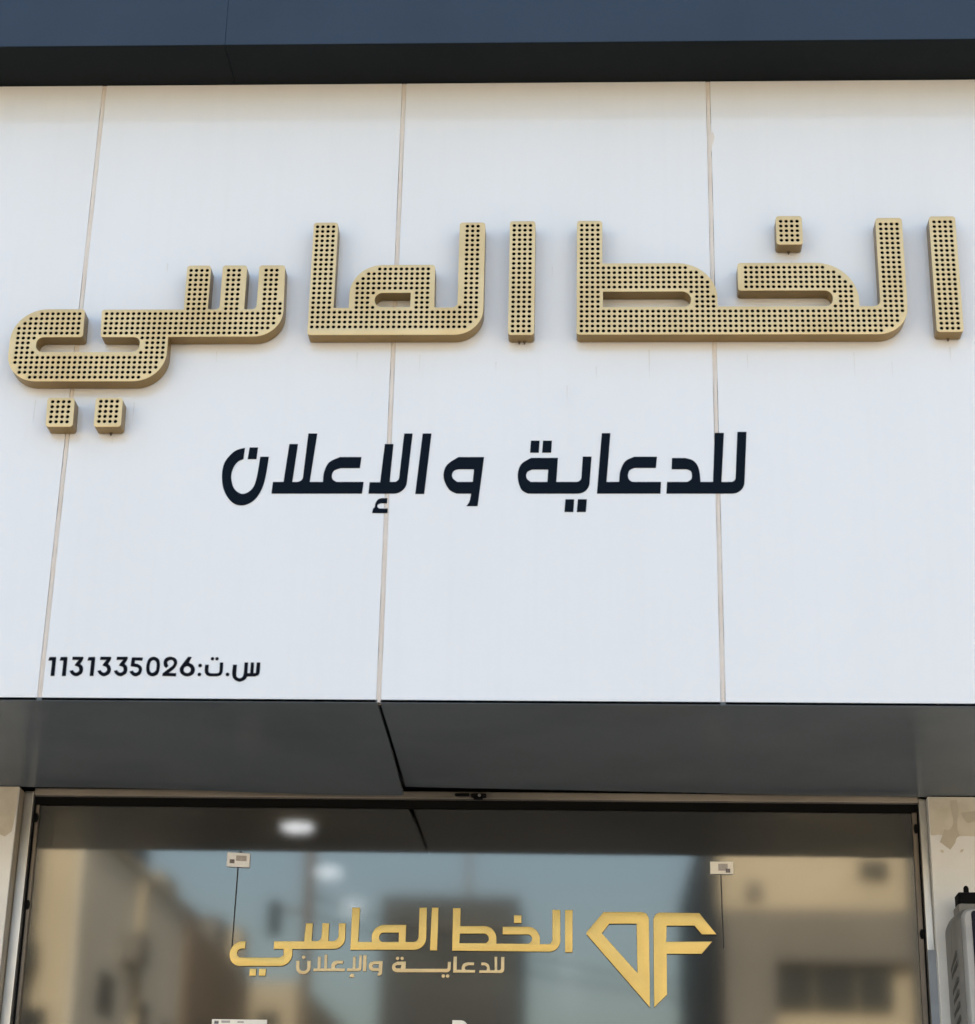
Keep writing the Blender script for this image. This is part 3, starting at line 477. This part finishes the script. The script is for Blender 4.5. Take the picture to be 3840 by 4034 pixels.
# ------------------------------------------------------------------ the big perforated letters
T = 0.070; PITCH = 0.0208; HR = 0.0072
def big_letter(name, label, outer, counters, drain, x_org, z_org):
    """One letter block: a deep gold case (return), black inside, and a perforated face plate with real holes."""
    polys = [fill_path(outer)] + [fill_path(c) for c in counters]
    xs = [q[0] for q in polys[0]]; zs = [q[1] for q in polys[0]]
    root = empty(name, ((min(xs) + max(xs)) / 2, 0, min(zs)), label, 'sign letter', 'big perforated gold letters of the shop sign')
    holes = []
    i0 = int((min(xs) - x_org) / PITCH) - 2; k0 = int((min(zs) - z_org) / PITCH) - 2
    for k in range(k0, k0 + 60):
        for i in range(i0, i0 + 120):
            x, z = x_org + i * PITCH, z_org + k * PITCH
            if not inside(polys[0], x, z) or any(inside(c, x, z) for c in polys[1:]): continue
            if min(edge_dist(q, x, z) for q in polys) < 0.0136: continue
            holes.append([(x + HR * math.cos(a * math.pi / 5), z + HR * math.sin(a * math.pi / 5)) for a in range(10)])
    face = plate(polys + holes, -T, 0.004, 0.0008)
    link('face', face, root, (M_FACE,))
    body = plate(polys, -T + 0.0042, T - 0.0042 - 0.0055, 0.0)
    by_facing(body, M_HOLE, M_SIDE_SHADED)
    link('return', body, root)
    link('spacer', plate(polys, -0.0054, 0.005, 0.0, 0.009), root, (M_DRAIN,))
    if drain:
        bm = bmesh.new()
        for dx in drain:
            x = (min(xs) + max(xs)) / 2 + dx
            bmesh.ops.create_cone(bm, cap_ends=True, segments=8, radius1=0.0015, radius2=0.007, depth=0.012, matrix=Matrix.Translation((x, -0.012, min(zs) - 0.0055)))
        me = bpy.data.meshes.new('drain_spout'); bm.to_mesh(me); bm.free(); link('drain_spout', me, root, (M_DRAIN,))
    return root
B, R1, R2, R3, TP = 5.200, 5.318, 5.386, 5.505, 5.692
cr = 0.012
big_letter('sign_letter', 'long gold tah and khah letter block with two loops, widest block of the sign',
    [(-0.025, B, cr), (-0.025, TP, cr), (0.073, TP, cr), (0.073, R3), (0.508, R3, 0.150), (0.508, R1), (0.942, R1, 0.030), (0.942, R2, 0.030), (0.587, R2, cr), (0.587, R3, cr),
     (1.040, R3, 0.160), (1.040, R1), (1.119, R1, 0.025), (1.119, TP + 0.008, cr), (1.220, TP + 0.008, cr), (1.220, B, 0.115)],
    [[(0.075, R1 - 0.001), (0.408, R1 - 0.001, 0.028), (0.408, R2 - 0.003, 0.034), (0.075, R2 - 0.003)]], None, -0.0065, B + 0.0155)
big_letter('sign_letter', 'small square gold dot set high above the two looped letter block',
    [(0.739, 5.585, cr), (0.739, 5.710, cr), (0.839, 5.710, cr), (0.839, 5.585, cr)], [], (0.0,), 0.7575, 5.604)
big_letter('sign_letter', 'upright gold alif bar at the far right end of the sign',
    [(1.323, 5.209, cr), (1.323, 5.706, cr), (1.423, 5.706, cr), (1.423, 5.209, cr)], [], (0.0,), 1.3415, 5.2245)
big_letter('sign_letter', 'upright gold alif bar in the middle of the sign',
    [(-0.284, 5.199, cr), (-0.284, TP, cr), (-0.185, TP, cr), (-0.185, 5.199, cr)], [], (-0.008, 0.012), -0.2665, B + 0.0155)
big_letter('sign_letter', 'gold letter block with two tall stems and one small slot between them',
    [(-1.046, B, cr), (-1.046, TP - 0.003, cr), (-0.951, TP - 0.003, cr), (-0.951, R1 - 0.003), (-0.893, R1 - 0.003), (-0.893, R3 - 0.004, 0.125), (-0.568, R3 - 0.004, cr), (-0.566, R1 - 0.002, 0.006), (-0.478, R1 - 0.002, 0.022),
     (-0.478, TP - 0.005, cr), (-0.379, TP - 0.005, cr), (-0.379, B, 0.110)],
    [[(-0.795, R1, 0.030), (-0.795, R2 - 0.006, 0.030), (-0.658, R2 - 0.006), (-0.658, R1)]], None, -1.0305, B + 0.0135)
SB = 5.193
big_letter('sign_letter', 'gold letter block with three teeth and a long curled tail at the left',
    [(-1.837, SB - 0.001, cr), (-1.843, 5.310, cr), (-1.527, 5.310), (-1.527, 5.501, cr), (-1.434, 5.501, cr), (-1.434, 5.310, 0.006), (-1.389, 5.310, 0.015), (-1.389, 5.501, cr), (-1.294, 5.501, cr), (-1.294, 5.310, 0.006), (-1.247, 5.310, 0.018),
     (-1.247, 5.501, cr), (-1.147, 5.501, cr), (-1.140, SB + 0.001, 0.110), (-1.577, SB), (-1.577, 5.005, 0.122), (-2.185, 5.005, 0.115), (-2.185, 5.312, 0.135), (-1.908, 5.312, cr), (-1.905, SB - 0.001, cr),
     (-2.082, SB - 0.001, 0.026), (-2.082, 5.128, 0.030), (-1.684, 5.128, 0.030), (-1.684, SB - 0.001, 0.025)],
    [], None, -1.8225, SB + 0.0165)
big_letter('sign_letter', 'square gold dot under the curled tail, the right one of the pair',
    [(-1.829, 4.816, cr), (-1.831, 4.936, cr), (-1.728, 4.936, cr), (-1.726, 4.816, cr)], [], (0.004,), -1.8105, 4.838)
big_letter('sign_letter', 'square gold dot under the curled tail, the left one of the pair',
    [(-2.011, 4.816, cr), (-2.015, 4.936, cr), (-1.911, 4.936, cr), (-1.908, 4.816, cr)], [], None, -1.9935, 4.8365)

# thin dirt streaks and specks below the letters
random.seed(11)
panels = [o for o in shop.children if o.name.startswith('cladding_panel')]
for x, z, h in ((1.02, 5.16, 0.10), (0.62, 5.15, 0.06), (0.25, 5.17, 0.12), (0.05, 5.10, 0.05), (-0.06, 5.02, 0.09), (-0.33, 5.12, 0.04), (-0.62, 5.15, 0.08), (-0.86, 5.16, 0.07), (-1.40, 5.165, 0.05), (-1.70, 4.95, 0.09), (-1.77, 4.80, 0.03), (-2.08, 4.96, 0.10), (1.16, 5.12, 0.07), (1.38, 5.18, 0.06), (0.80, 5.55, 0.03), (-0.12, 5.53, 0.05), (-1.62, 5.55, 0.04)):
    p = next(o for i, o in enumerate(panels) if SEAMS[i] < x < SEAMS[i + 1])
    w = random.uniform(0.0014, 0.0028)
    pts = [(x - w, z), (x - w * .6, z - h * .5), (x - w * .15, z - h), (x + w * .2, z - h), (x + w * .7, z - h * .5), (x + w, z)]
    link('dirt_streak', plate([pts], -0.0006, 0.0004), p, (M_STREAK,))

# ------------------------------------------------------------------ vinyl lettering on the white panels
def lettering(name, key, label, mt):
    root = empty(name, (0, 0, min(q[2] if q[0] == 'o' else q[1] for g_ in GLYPHS[key] for q in g_[0])), label, 'lettering')
    for polys in GLYPHS[key]:
        me = plate([fill_path(q) for q in polys], -0.0018, 0.0012)
        link('letter', me, root, (mt,))
    return root
lettering('slogan_lettering', 'slogan', 'large dark navy Arabic slogan stuck flat on the white panels below the gold letters', M_INK)
lettering('number_lettering', 'number', 'small black registration number with Arabic letters at the lower left of the white fascia', M_INK2)

# ------------------------------------------------------------------ gold lettering and logo on the pane
def on_pane(name, keys, label, cat, front, th, part, mt):
    z0 = min(q[2] if q[0] == 'o' else q[1] for k in keys for g_ in GLYPHS[k] for q in g_[0])
    root = empty(name, (0, gy(z0), z0), label, cat)
    for k in keys:
        for polys in GLYPHS[k]:
            me = plate([fill_path(q) for q in polys], -front, th, 0.0022 if front > 0.007 else 0.0009)
            by_facing(me, mt, M_GOLDS)
            for v in me.vertices: v.co.y += gy(v.co.z) - 0.0004
            link(part, me, root)
    return root
on_pane('gold_name_lettering', ['gold_name'], 'large brushed gold Arabic shop name fixed on the tinted window', 'lettering', 0.009, 0.009, 'letter', M_GOLD)
on_pane('gold_slogan_lettering', ['gold_slogan'], 'small pale gold Arabic slogan under the shop name on the tinted window', 'lettering', 0.006, 0.006, 'letter', M_GOLD2)
on_pane('gold_logo', ['logo_d', 'logo_f'], 'big gold diamond shaped D and F emblem on the tinted window', 'logo', 0.012, 0.012, 'logo_half', M_GOLD)

# ------------------------------------------------------------------ label boxes with cables, and stickers
def pane_rect(name, x0, x1, z0, z1, o, th, mt, parent, bev=0.002, skew=0.0):
    bm = bmesh.new(); bm_box(bm, x0, x1, -o - th, -o, z0, z1, bev=bev)
    for v in bm.verts:
        v.co.z += (v.co.x - x0) * skew
        v.co.y += gy(v.co.z)
    me = bpy.data.meshes.new(name); bm.to_mesh(me); bm.free(); return link(name, me, parent, (mt,))
tg = empty('label_box', (-1.405, gy(3.47), 3.47), 'small white label box with cable, above the left end of the gold name', 'label box')
pane_rect('box', -1.453, -1.359, 3.467, 3.526, 0.001, 0.011, M_WHITE, tg, 0.003, -0.04)
pane_rect('print', -1.441, -1.421, 3.480, 3.496, 0.0125, 0.0004, M_PRINT2, tg, 0, -0.04)
pane_rect('print', -1.415, -1.372, 3.490, 3.512, 0.0125, 0.0003, M_PRINT, tg, 0, -0.04)
pane_rect('clip', -1.406, -1.394, 3.5265, 3.531, 0.001, 0.004, M_BLACK, tg, 0.001)
tube('cable', [(-1.407, gy(3.466) - 0.004, 3.466), (-1.408, gy(3.36) - 0.0035, 3.36), (-1.4095, gy(3.26) - 0.003, 3.26), (-1.411, gy(3.15) - 0.003, 3.15), (-1.412, gy(3.10) - 0.003, 3.10)], 0.0022, M_CABLE, tg)
tg = empty('label_box', (0.566, gy(3.46), 3.46), 'small cream label box with cable, above the right of the gold logo', 'label box')
pane_rect('box', 0.520, 0.6125, 3.457, 3.507, 0.001, 0.011, M_CREAM, tg, 0.001)
pane_rect('print', 0.582, 0.600, 3.462, 3.478, 0.0125, 0.0004, M_PRINT2, tg, 0)
pane_rect('print', 0.552, 0.590, 3.470, 3.498, 0.0121, 0.0003, M_PRINT, tg, 0)
tube('cable', [(0.563, gy(3.456) - 0.004, 3.456), (0.565, gy(3.3) - 0.003, 3.30), (0.568, gy(3.16) - 0.003, 3.16)], 0.0020, M_CABLE, tg)
st = empty('sticker', (-1.36, gy(2.70), 2.70), 'wide cream sticker on the window at the lower left edge of the photo', 'sticker')
pane_rect('sheet', -1.473, -1.252, 2.70, 2.856, 0.0006, 0.0012, M_CREAM, st, 0.0004)
pane_rect('print', -1.463, -1.446, 2.838, 2.850, 0.0019, 0.0003, M_PRINT2, st, 0)
pane_rect('print', -1.435, -1.40, 2.842, 2.851, 0.0019, 0.0003, M_PRINT, st, 0)
pane_rect('print', -1.37, -1.345, 2.843, 2.849, 0.0019, 0.0003, M_PRINT, st, 0)
st = empty('sticker', (-0.48, gy(2.70), 2.70), 'narrow white sticker with one rounded corner on the window below the gold slogan', 'sticker')
me = plate([fill_path([(-0.512, 2.70), (-0.512, 2.8645), (-0.449, 2.8645, 0.03), (-0.449, 2.70)])], -0.0018, 0.0012)
for v in me.vertices: v.co.y += gy(v.co.z) - 0.0005
link('sheet', me, st, (M_CREAM,))
me = plate([fill_path([(-0.462, 2.852), (-0.453, 2.846), (-0.453, 2.80), (-0.458, 2.80), (-0.460, 2.84)])], -0.0025, 0.0004)
for v in me.vertices: v.co.y += gy(v.co.z) - 0.0005
link('print', me, st, (M_PRINT,))

# ------------------------------------------------------------------ the grey wall fixture at the right
fx = empty('wall_fixture', (1.6, 1.22, 2.35), 'grey rounded wall fixture with slotted side, dark glossy front and black knob on top', 'wall fixture')
def loft(name, rings, mt, parent, ang=40):
    """Rings of rounded rectangles (x0,x1,z0,z1,radius,y) joined front to back, closed at both ends."""
    bm = bmesh.new(); rs = []
    for x0, x1, z0, z1, r, y in rings:
        pl = []
        for cx, cz, a0 in ((x1 - r, z1 - r, 0), (x0 + r, z1 - r, 90), (x0 + r, z0 + r, 180), (x1 - r, z0 + r, 270)):
            for j in range(9):
                a = math.radians(a0 + j * 11.25); pl.append((cx + r * math.cos(a), y, cz + r * math.sin(a)))
        rs.append([bm.verts.new(q) for q in pl])
    n = len(rs[0])
    for a, b in zip(rs, rs[1:]):
        for k in range(n): bm.faces.new((a[k], a[(k + 1) % n], b[(k + 1) % n], b[k]))
    bm.faces.new(rs[0]); bm.faces.new(rs[-1]); bmesh.ops.recalc_face_normals(bm, faces=bm.faces)
    me = bpy.data.meshes.new(name); bm.to_mesh(me); bm.free(); smooth(me, ang)
    return link(name, me, parent, (mt,))
loft('shell', [(1.450, 1.80, 2.36, 3.256, .05, 0.962), (1.432, 1.81, 2.34, 3.264, .06, 0.990), (1.428, 1.812, 2.34, 3.270, .065, 1.06), (1.428, 1.81, 2.34, 3.276, .07, 1.15), (1.432, 1.80, 2.35, 3.274, .07, 1.212)], M_GREY, fx)
loft('rim', [(1.462, 1.79, 2.37, 3.246, .03, 0.928), (1.453, 1.80, 2.36, 3.254, .035, 0.938), (1.452, 1.801, 2.36, 3.254, .035, 0.9615)], M_GREYL, fx)
loft('front_glass', [(1.489, 1.765, 2.40, 3.240, .012, 0.9215), (1.486, 1.768, 2.395, 3.243, .012, 0.9275)], M_GLOSS, fx)
def quad(name, pts, mt, parent):
    bm = bmesh.new(); vs = [bm.verts.new(q) for q in pts]; f = bm.faces.new(vs)
    r = bmesh.ops.extrude_face_region(bm, geom=[f])
    for v in r['geom']:
        if isinstance(v, bmesh.types.BMVert): v.co.x += 0.003
    bmesh.ops.recalc_face_normals(bm, faces=bm.faces)
    me = bpy.data.meshes.new(name); bm.to_mesh(me); bm.free(); return link(name, me, parent, (mt,))
for (ya, za), (yb, zb) in (((1.055, 3.195), (1.062, 3.112)), ((0.985, 3.092), (1.112, 3.042)), ((0.982, 3.053), (1.103, 3.018)), ((0.985, 2.992), (1.10, 2.958)), ((0.985, 2.946), (1.09, 2.92)), ((0.985, 2.90), (1.10, 2.872)), ((0.985, 2.85), (1.10, 2.822))):
    h = 0.010
    xs = 1.4275
    quad('vent_slot', [(xs + 0.0005, ya, za + h), (xs, yb, zb + h), (xs, yb, zb - h), (xs + 0.0005, ya, za - h)], M_SLOT, fx)
loft('collar', [(1.462, 1.62, 3.255, 3.292, .008, 1.035), (1.458, 1.63, 3.25, 3.294, .008, 1.05), (1.458, 1.63, 3.25, 3.294, .008, 1.14)], M_GREY, fx)
kb = loft('knob', [(1.468, 1.545, 3.2945, 3.336, .006, 1.045), (1.464, 1.56, 3.2945, 3.341, .006, 1.055), (1.464, 1.56, 3.2945, 3.341, .006, 1.13)], M_BLACK, fx)
bm = bmesh.new(); disc(bm, Vector((1.502, 1.085, 3.3525)), 0.0105, 'z', 0.023, 14); bmesh.ops.create_icosphere(bm, subdivisions=2, radius=0.0095, matrix=Matrix.Translation((1.502, 1.085, 3.364)))
me = bpy.data.meshes.new('stud'); bm.to_mesh(me); bm.free(); smooth(me); link('stud', me, kb, (M_BLACK,))

# ------------------------------------------------------------------ lamps in the shop's ceiling, seen through the tinted glass
for k, (x, y) in enumerate(((-1.40, 2.93), (-1.36, 3.93), (-1.32, 4.83), (-0.08, 6.80), (-0.08, 7.90))):
    r = empty('ceiling_light', (x, y, 4.05), 'round lit ceiling light seen through the window, ' + ('nearest to the glass', 'second in the left row', 'third in the left row', 'to the right of the gold name', 'deepest and faintest one')[k], 'ceiling light', 'ceiling lights inside the shop')
    bm = bmesh.new(); disc(bm, Vector((x, y, 4.040)), 0.09 if k < 3 else 0.05, 'z', 0.018, 24)
    me = bpy.data.meshes.new('trim_ring'); bm.to_mesh(me); bm.free(); link('trim_ring', me, r, (M_WHITE,))
    bm = bmesh.new(); disc(bm, Vector((x, y, 4.029)), (0.078, 0.066, 0.062, 0.04, 0.035)[k], 'z', 0.003, 24)
    me = bpy.data.meshes.new('lamp_disc'); bm.to_mesh(me); bm.free(); link('lamp_disc', me, r, (M_LED,))

# ------------------------------------------------------------------ the other side of the street (seen mirrored in the window)
def house(name, label, boxes, wins=(), cat='building'):
    x0, x1, y0, y1, z0, z1, mt = boxes[0]
    r = empty(name, ((x0 + x1) / 2, (y0 + y1) / 2, 0), label, cat)
    for i, (x0, x1, y0, y1, z0, z1, mt) in enumerate(boxes):
        box('wall' if i == 0 else ('upper_block' if z0 > 1 else 'front_block'), (x0, x1, y0, y1, z0, z1), mt, r)
    for x0, x1, y0, y1, z0, z1, mt in wins: box('window', (x0, x1, y0, y1, z0, z1), mt, r)
    return r
Hh = 1.6
house('corner_building', 'pale corner building with a long side wall coloured grey for its shade, mirrored at the left of the window',
    [(-6.27, -5.85, -20.5, -14.0, -0.1, 5.0 + Hh, M_H_CREAM), (-5.849, -5.80, -20.45, -14.05, -0.1, 4.96 + Hh, M_H_GREY), (-5.86, -5.74, -20.45, -14.02, 4.965 + Hh, 5.06 + Hh, M_H_CREAM), (-5.799, -5.55, -17.0, -16.4, 3.75 + Hh, 4.1 + Hh, M_H_BAND), (-5.799, -5.7, -17.35, -17.2, -0.1, 4.9 + Hh, M_H_CREAM), (-6.26, -5.9, -20.4, -19.2, 5.0 + Hh, 5.35 + Hh, M_H_CREAM), (-6.2, -5.9, -18.2, -17.6, 5.0 + Hh, 5.22 + Hh, M_H_GREY), (-6.26, -5.9, -14.4, -14.01, 5.0 + Hh, 6.4 + Hh, M_H_CREAM)],  # separate side sheet, its grey set for how the wall looks in shade
    [(-5.799, -5.78, -16.1, -15.3, 3.0 + Hh, 3.5 + Hh, M_H_WIN), (-5.799, -5.78, -18.3, -17.5, 2.75 + Hh, 3.4 + Hh, M_H_WIN), (-5.799, -5.78, -19.9, -19.3, 2.75 + Hh, 3.3 + Hh, M_H_WIN), (-6.45, -6.05, -13.999, -13.95, 2.3 + Hh, 2.9 + Hh, M_H_WIN), (-6.5, -6.2, -13.999, -13.7, 3.3 + Hh, 3.6 + Hh, M_H_WIN)])
house('brown_building', 'brown building beyond the pale corner building, mirrored in the window',
    [(-9, -5.75, -26.6, -20.55, -0.1, 4.85 + Hh, M_H_BROWN), (-9, -5.9, -22.4, -20.7, 4.85 + Hh, 5.2 + Hh, M_H_BROWN), (-6.6, -5.8, -24.4, -23.3, 4.85 + Hh, 5.35 + Hh, M_H_BAND), (-6.5, -5.8, -26.4, -25.6, 4.85 + Hh, 5.5 + Hh, M_H_CREAM)], [(-5.749, -5.73, -25.5, -21.5, 3.3 + Hh, 3.55 + Hh, M_H_DARK)])
house('tan_building', 'low tan building at the far end of the side street, mirrored in the window',
    [(-12, -6.05, -45, -35, -0.1, 5.72 + Hh, M_H_CREAM)], [(-6.9, -6.4, -34.999, -34.95, 4.6 + Hh, 5.1 + Hh, M_H_WIN)])
house('dark_building', 'dark grey block across the street with a thin mast, mirrored in the window',
    [(-4.32, -1.34, -42, -35, -0.1, 7.58 + Hh, M_H_DARK), (-2.56, -2.48, -36.5, -36.4, 7.58 + Hh, 9.2 + Hh, M_POLE)],
    [(-4.25, -3.35, -34.999, -34.95, 4.9 + Hh, 5.5 + Hh, M_H_DARKER), (-3.25, -2.3, -34.999, -34.95, 4.9 + Hh, 5.5 + Hh, M_H_DARKER), (-2.2, -1.4, -34.999, -34.95, 4.9 + Hh, 5.5 + Hh, M_H_DARKER), (-4.2, -1.45, -34.999, -34.9, 6.9 + Hh, 6.98 + Hh, M_H_BAND)])
house('sunlit_building', 'sunlit cream building with a grey band across the front, mirrored at the right of the window',  # cream front with a grey band across it lower down
    [(2.1, 4.95, -35, -22.0, -0.1, 7.4 + Hh, M_H_CREAM), (2.102, 4.93, -22.001, -21.75, 4.55 + Hh, 5.32 + Hh, M_H_BAND), (2.05, 2.099, -34.8, -22.1, -0.1, 7.3 + Hh, M_H_DARK), (2.11, 2.85, -22.001, -21.2, -0.1, 5.0 + Hh, M_H_BAND)],  # thin dark slab paints the shade of the side wall
    [(2.9, 3.45, -21.999, -21.9, 3.86 + Hh, 4.5 + Hh, M_H_WIN), (3.50, 4.10, -21.999, -21.9, 3.86 + Hh, 4.5 + Hh, M_H_WIN), (4.15, 4.65, -21.999, -21.9, 3.86 + Hh, 4.5 + Hh, M_H_WIN), (2.5, 2.75, -21.999, -21.92, 5.5 + Hh, 5.75 + Hh, M_H_BAND), (4.24, 4.66, -21.999, -21.92, 5.82 + Hh, 6.09 + Hh, M_H_WIN)])
house('neighbour_building', 'dark fronted neighbour of the pale corner building, at the left edge of the reflection',
    [(-7.3, -6.28, -20, -13.8, -0.1, 6.2 + Hh, M_H_DARKER)], [(-7.1, -6.6, -13.799, -13.75, 3.0 + Hh, 4.0 + Hh, M_H_WIN)])
house('neighbour_building', 'dark fronted neighbour of the sunlit cream building, at the right edge of the reflection',
    [(4.96, 6.4, -34, -21.9, -0.1, 7.6 + Hh, M_H_DARKER)], [(5.4, 6, -21.899, -21.85, 3.0 + Hh, 4.0 + Hh, M_H_WIN)])
house('row_building', 'long cream building further along the street, out of view on the right', [(6.45, 24, -34, -22.2, -0.1, 6.8 + Hh, M_H_CREAM)], [(8, 10, -22.199, -22.1, 3.0 + Hh, 4.5 + Hh, M_H_WIN), (12, 14, -22.199, -22.1, 3.0 + Hh, 4.5 + Hh, M_H_WIN)])
house('row_building', 'long cream building further along the street, out of view on the left', [(-24, -7.35, -26, -14.4, -0.1, 5.6 + Hh, M_H_CREAM)], [(-12, -10, -14.399, -14.3, 2.5 + Hh, 4.0 + Hh, M_H_WIN), (-16, -14, -14.399, -14.3, 2.5 + Hh, 4.0 + Hh, M_H_WIN)])
pl = empty('utility_pole', (-4.18, -22, 0), 'tall rusty utility pole with a short arm and a hanging box, mirrored in the window', 'pole')
tube('pole_shaft', [(-4.18, -22, -0.12), (-4.18, -22, 5), (-4.19, -22, 10.5)], 0.085, M_POLE, pl)
tube('arm', [(-4.18, -22, 6.82), (-4.7, -22, 6.86)], 0.03, M_POLE, pl)
box('signal_box', (-4.80, -4.60, -22.1, -21.9, 6.45, 6.98), M_H_WIN, pl, bev=0.03)
wr = empty('street_cable', (-4.18, -22, 6.82), 'pair of thin street cables strung from the rusty pole, mirrored in the window', 'cable')
for dz in (0.0, 0.28):
    tube('strand', [(-4.18 + k * 0.9, -22 - k * 1.6, 6.80 + dz - 0.12 * math.sin(k / 6 * math.pi)) for k in range(9)], 0.02, M_CABLE, wr)
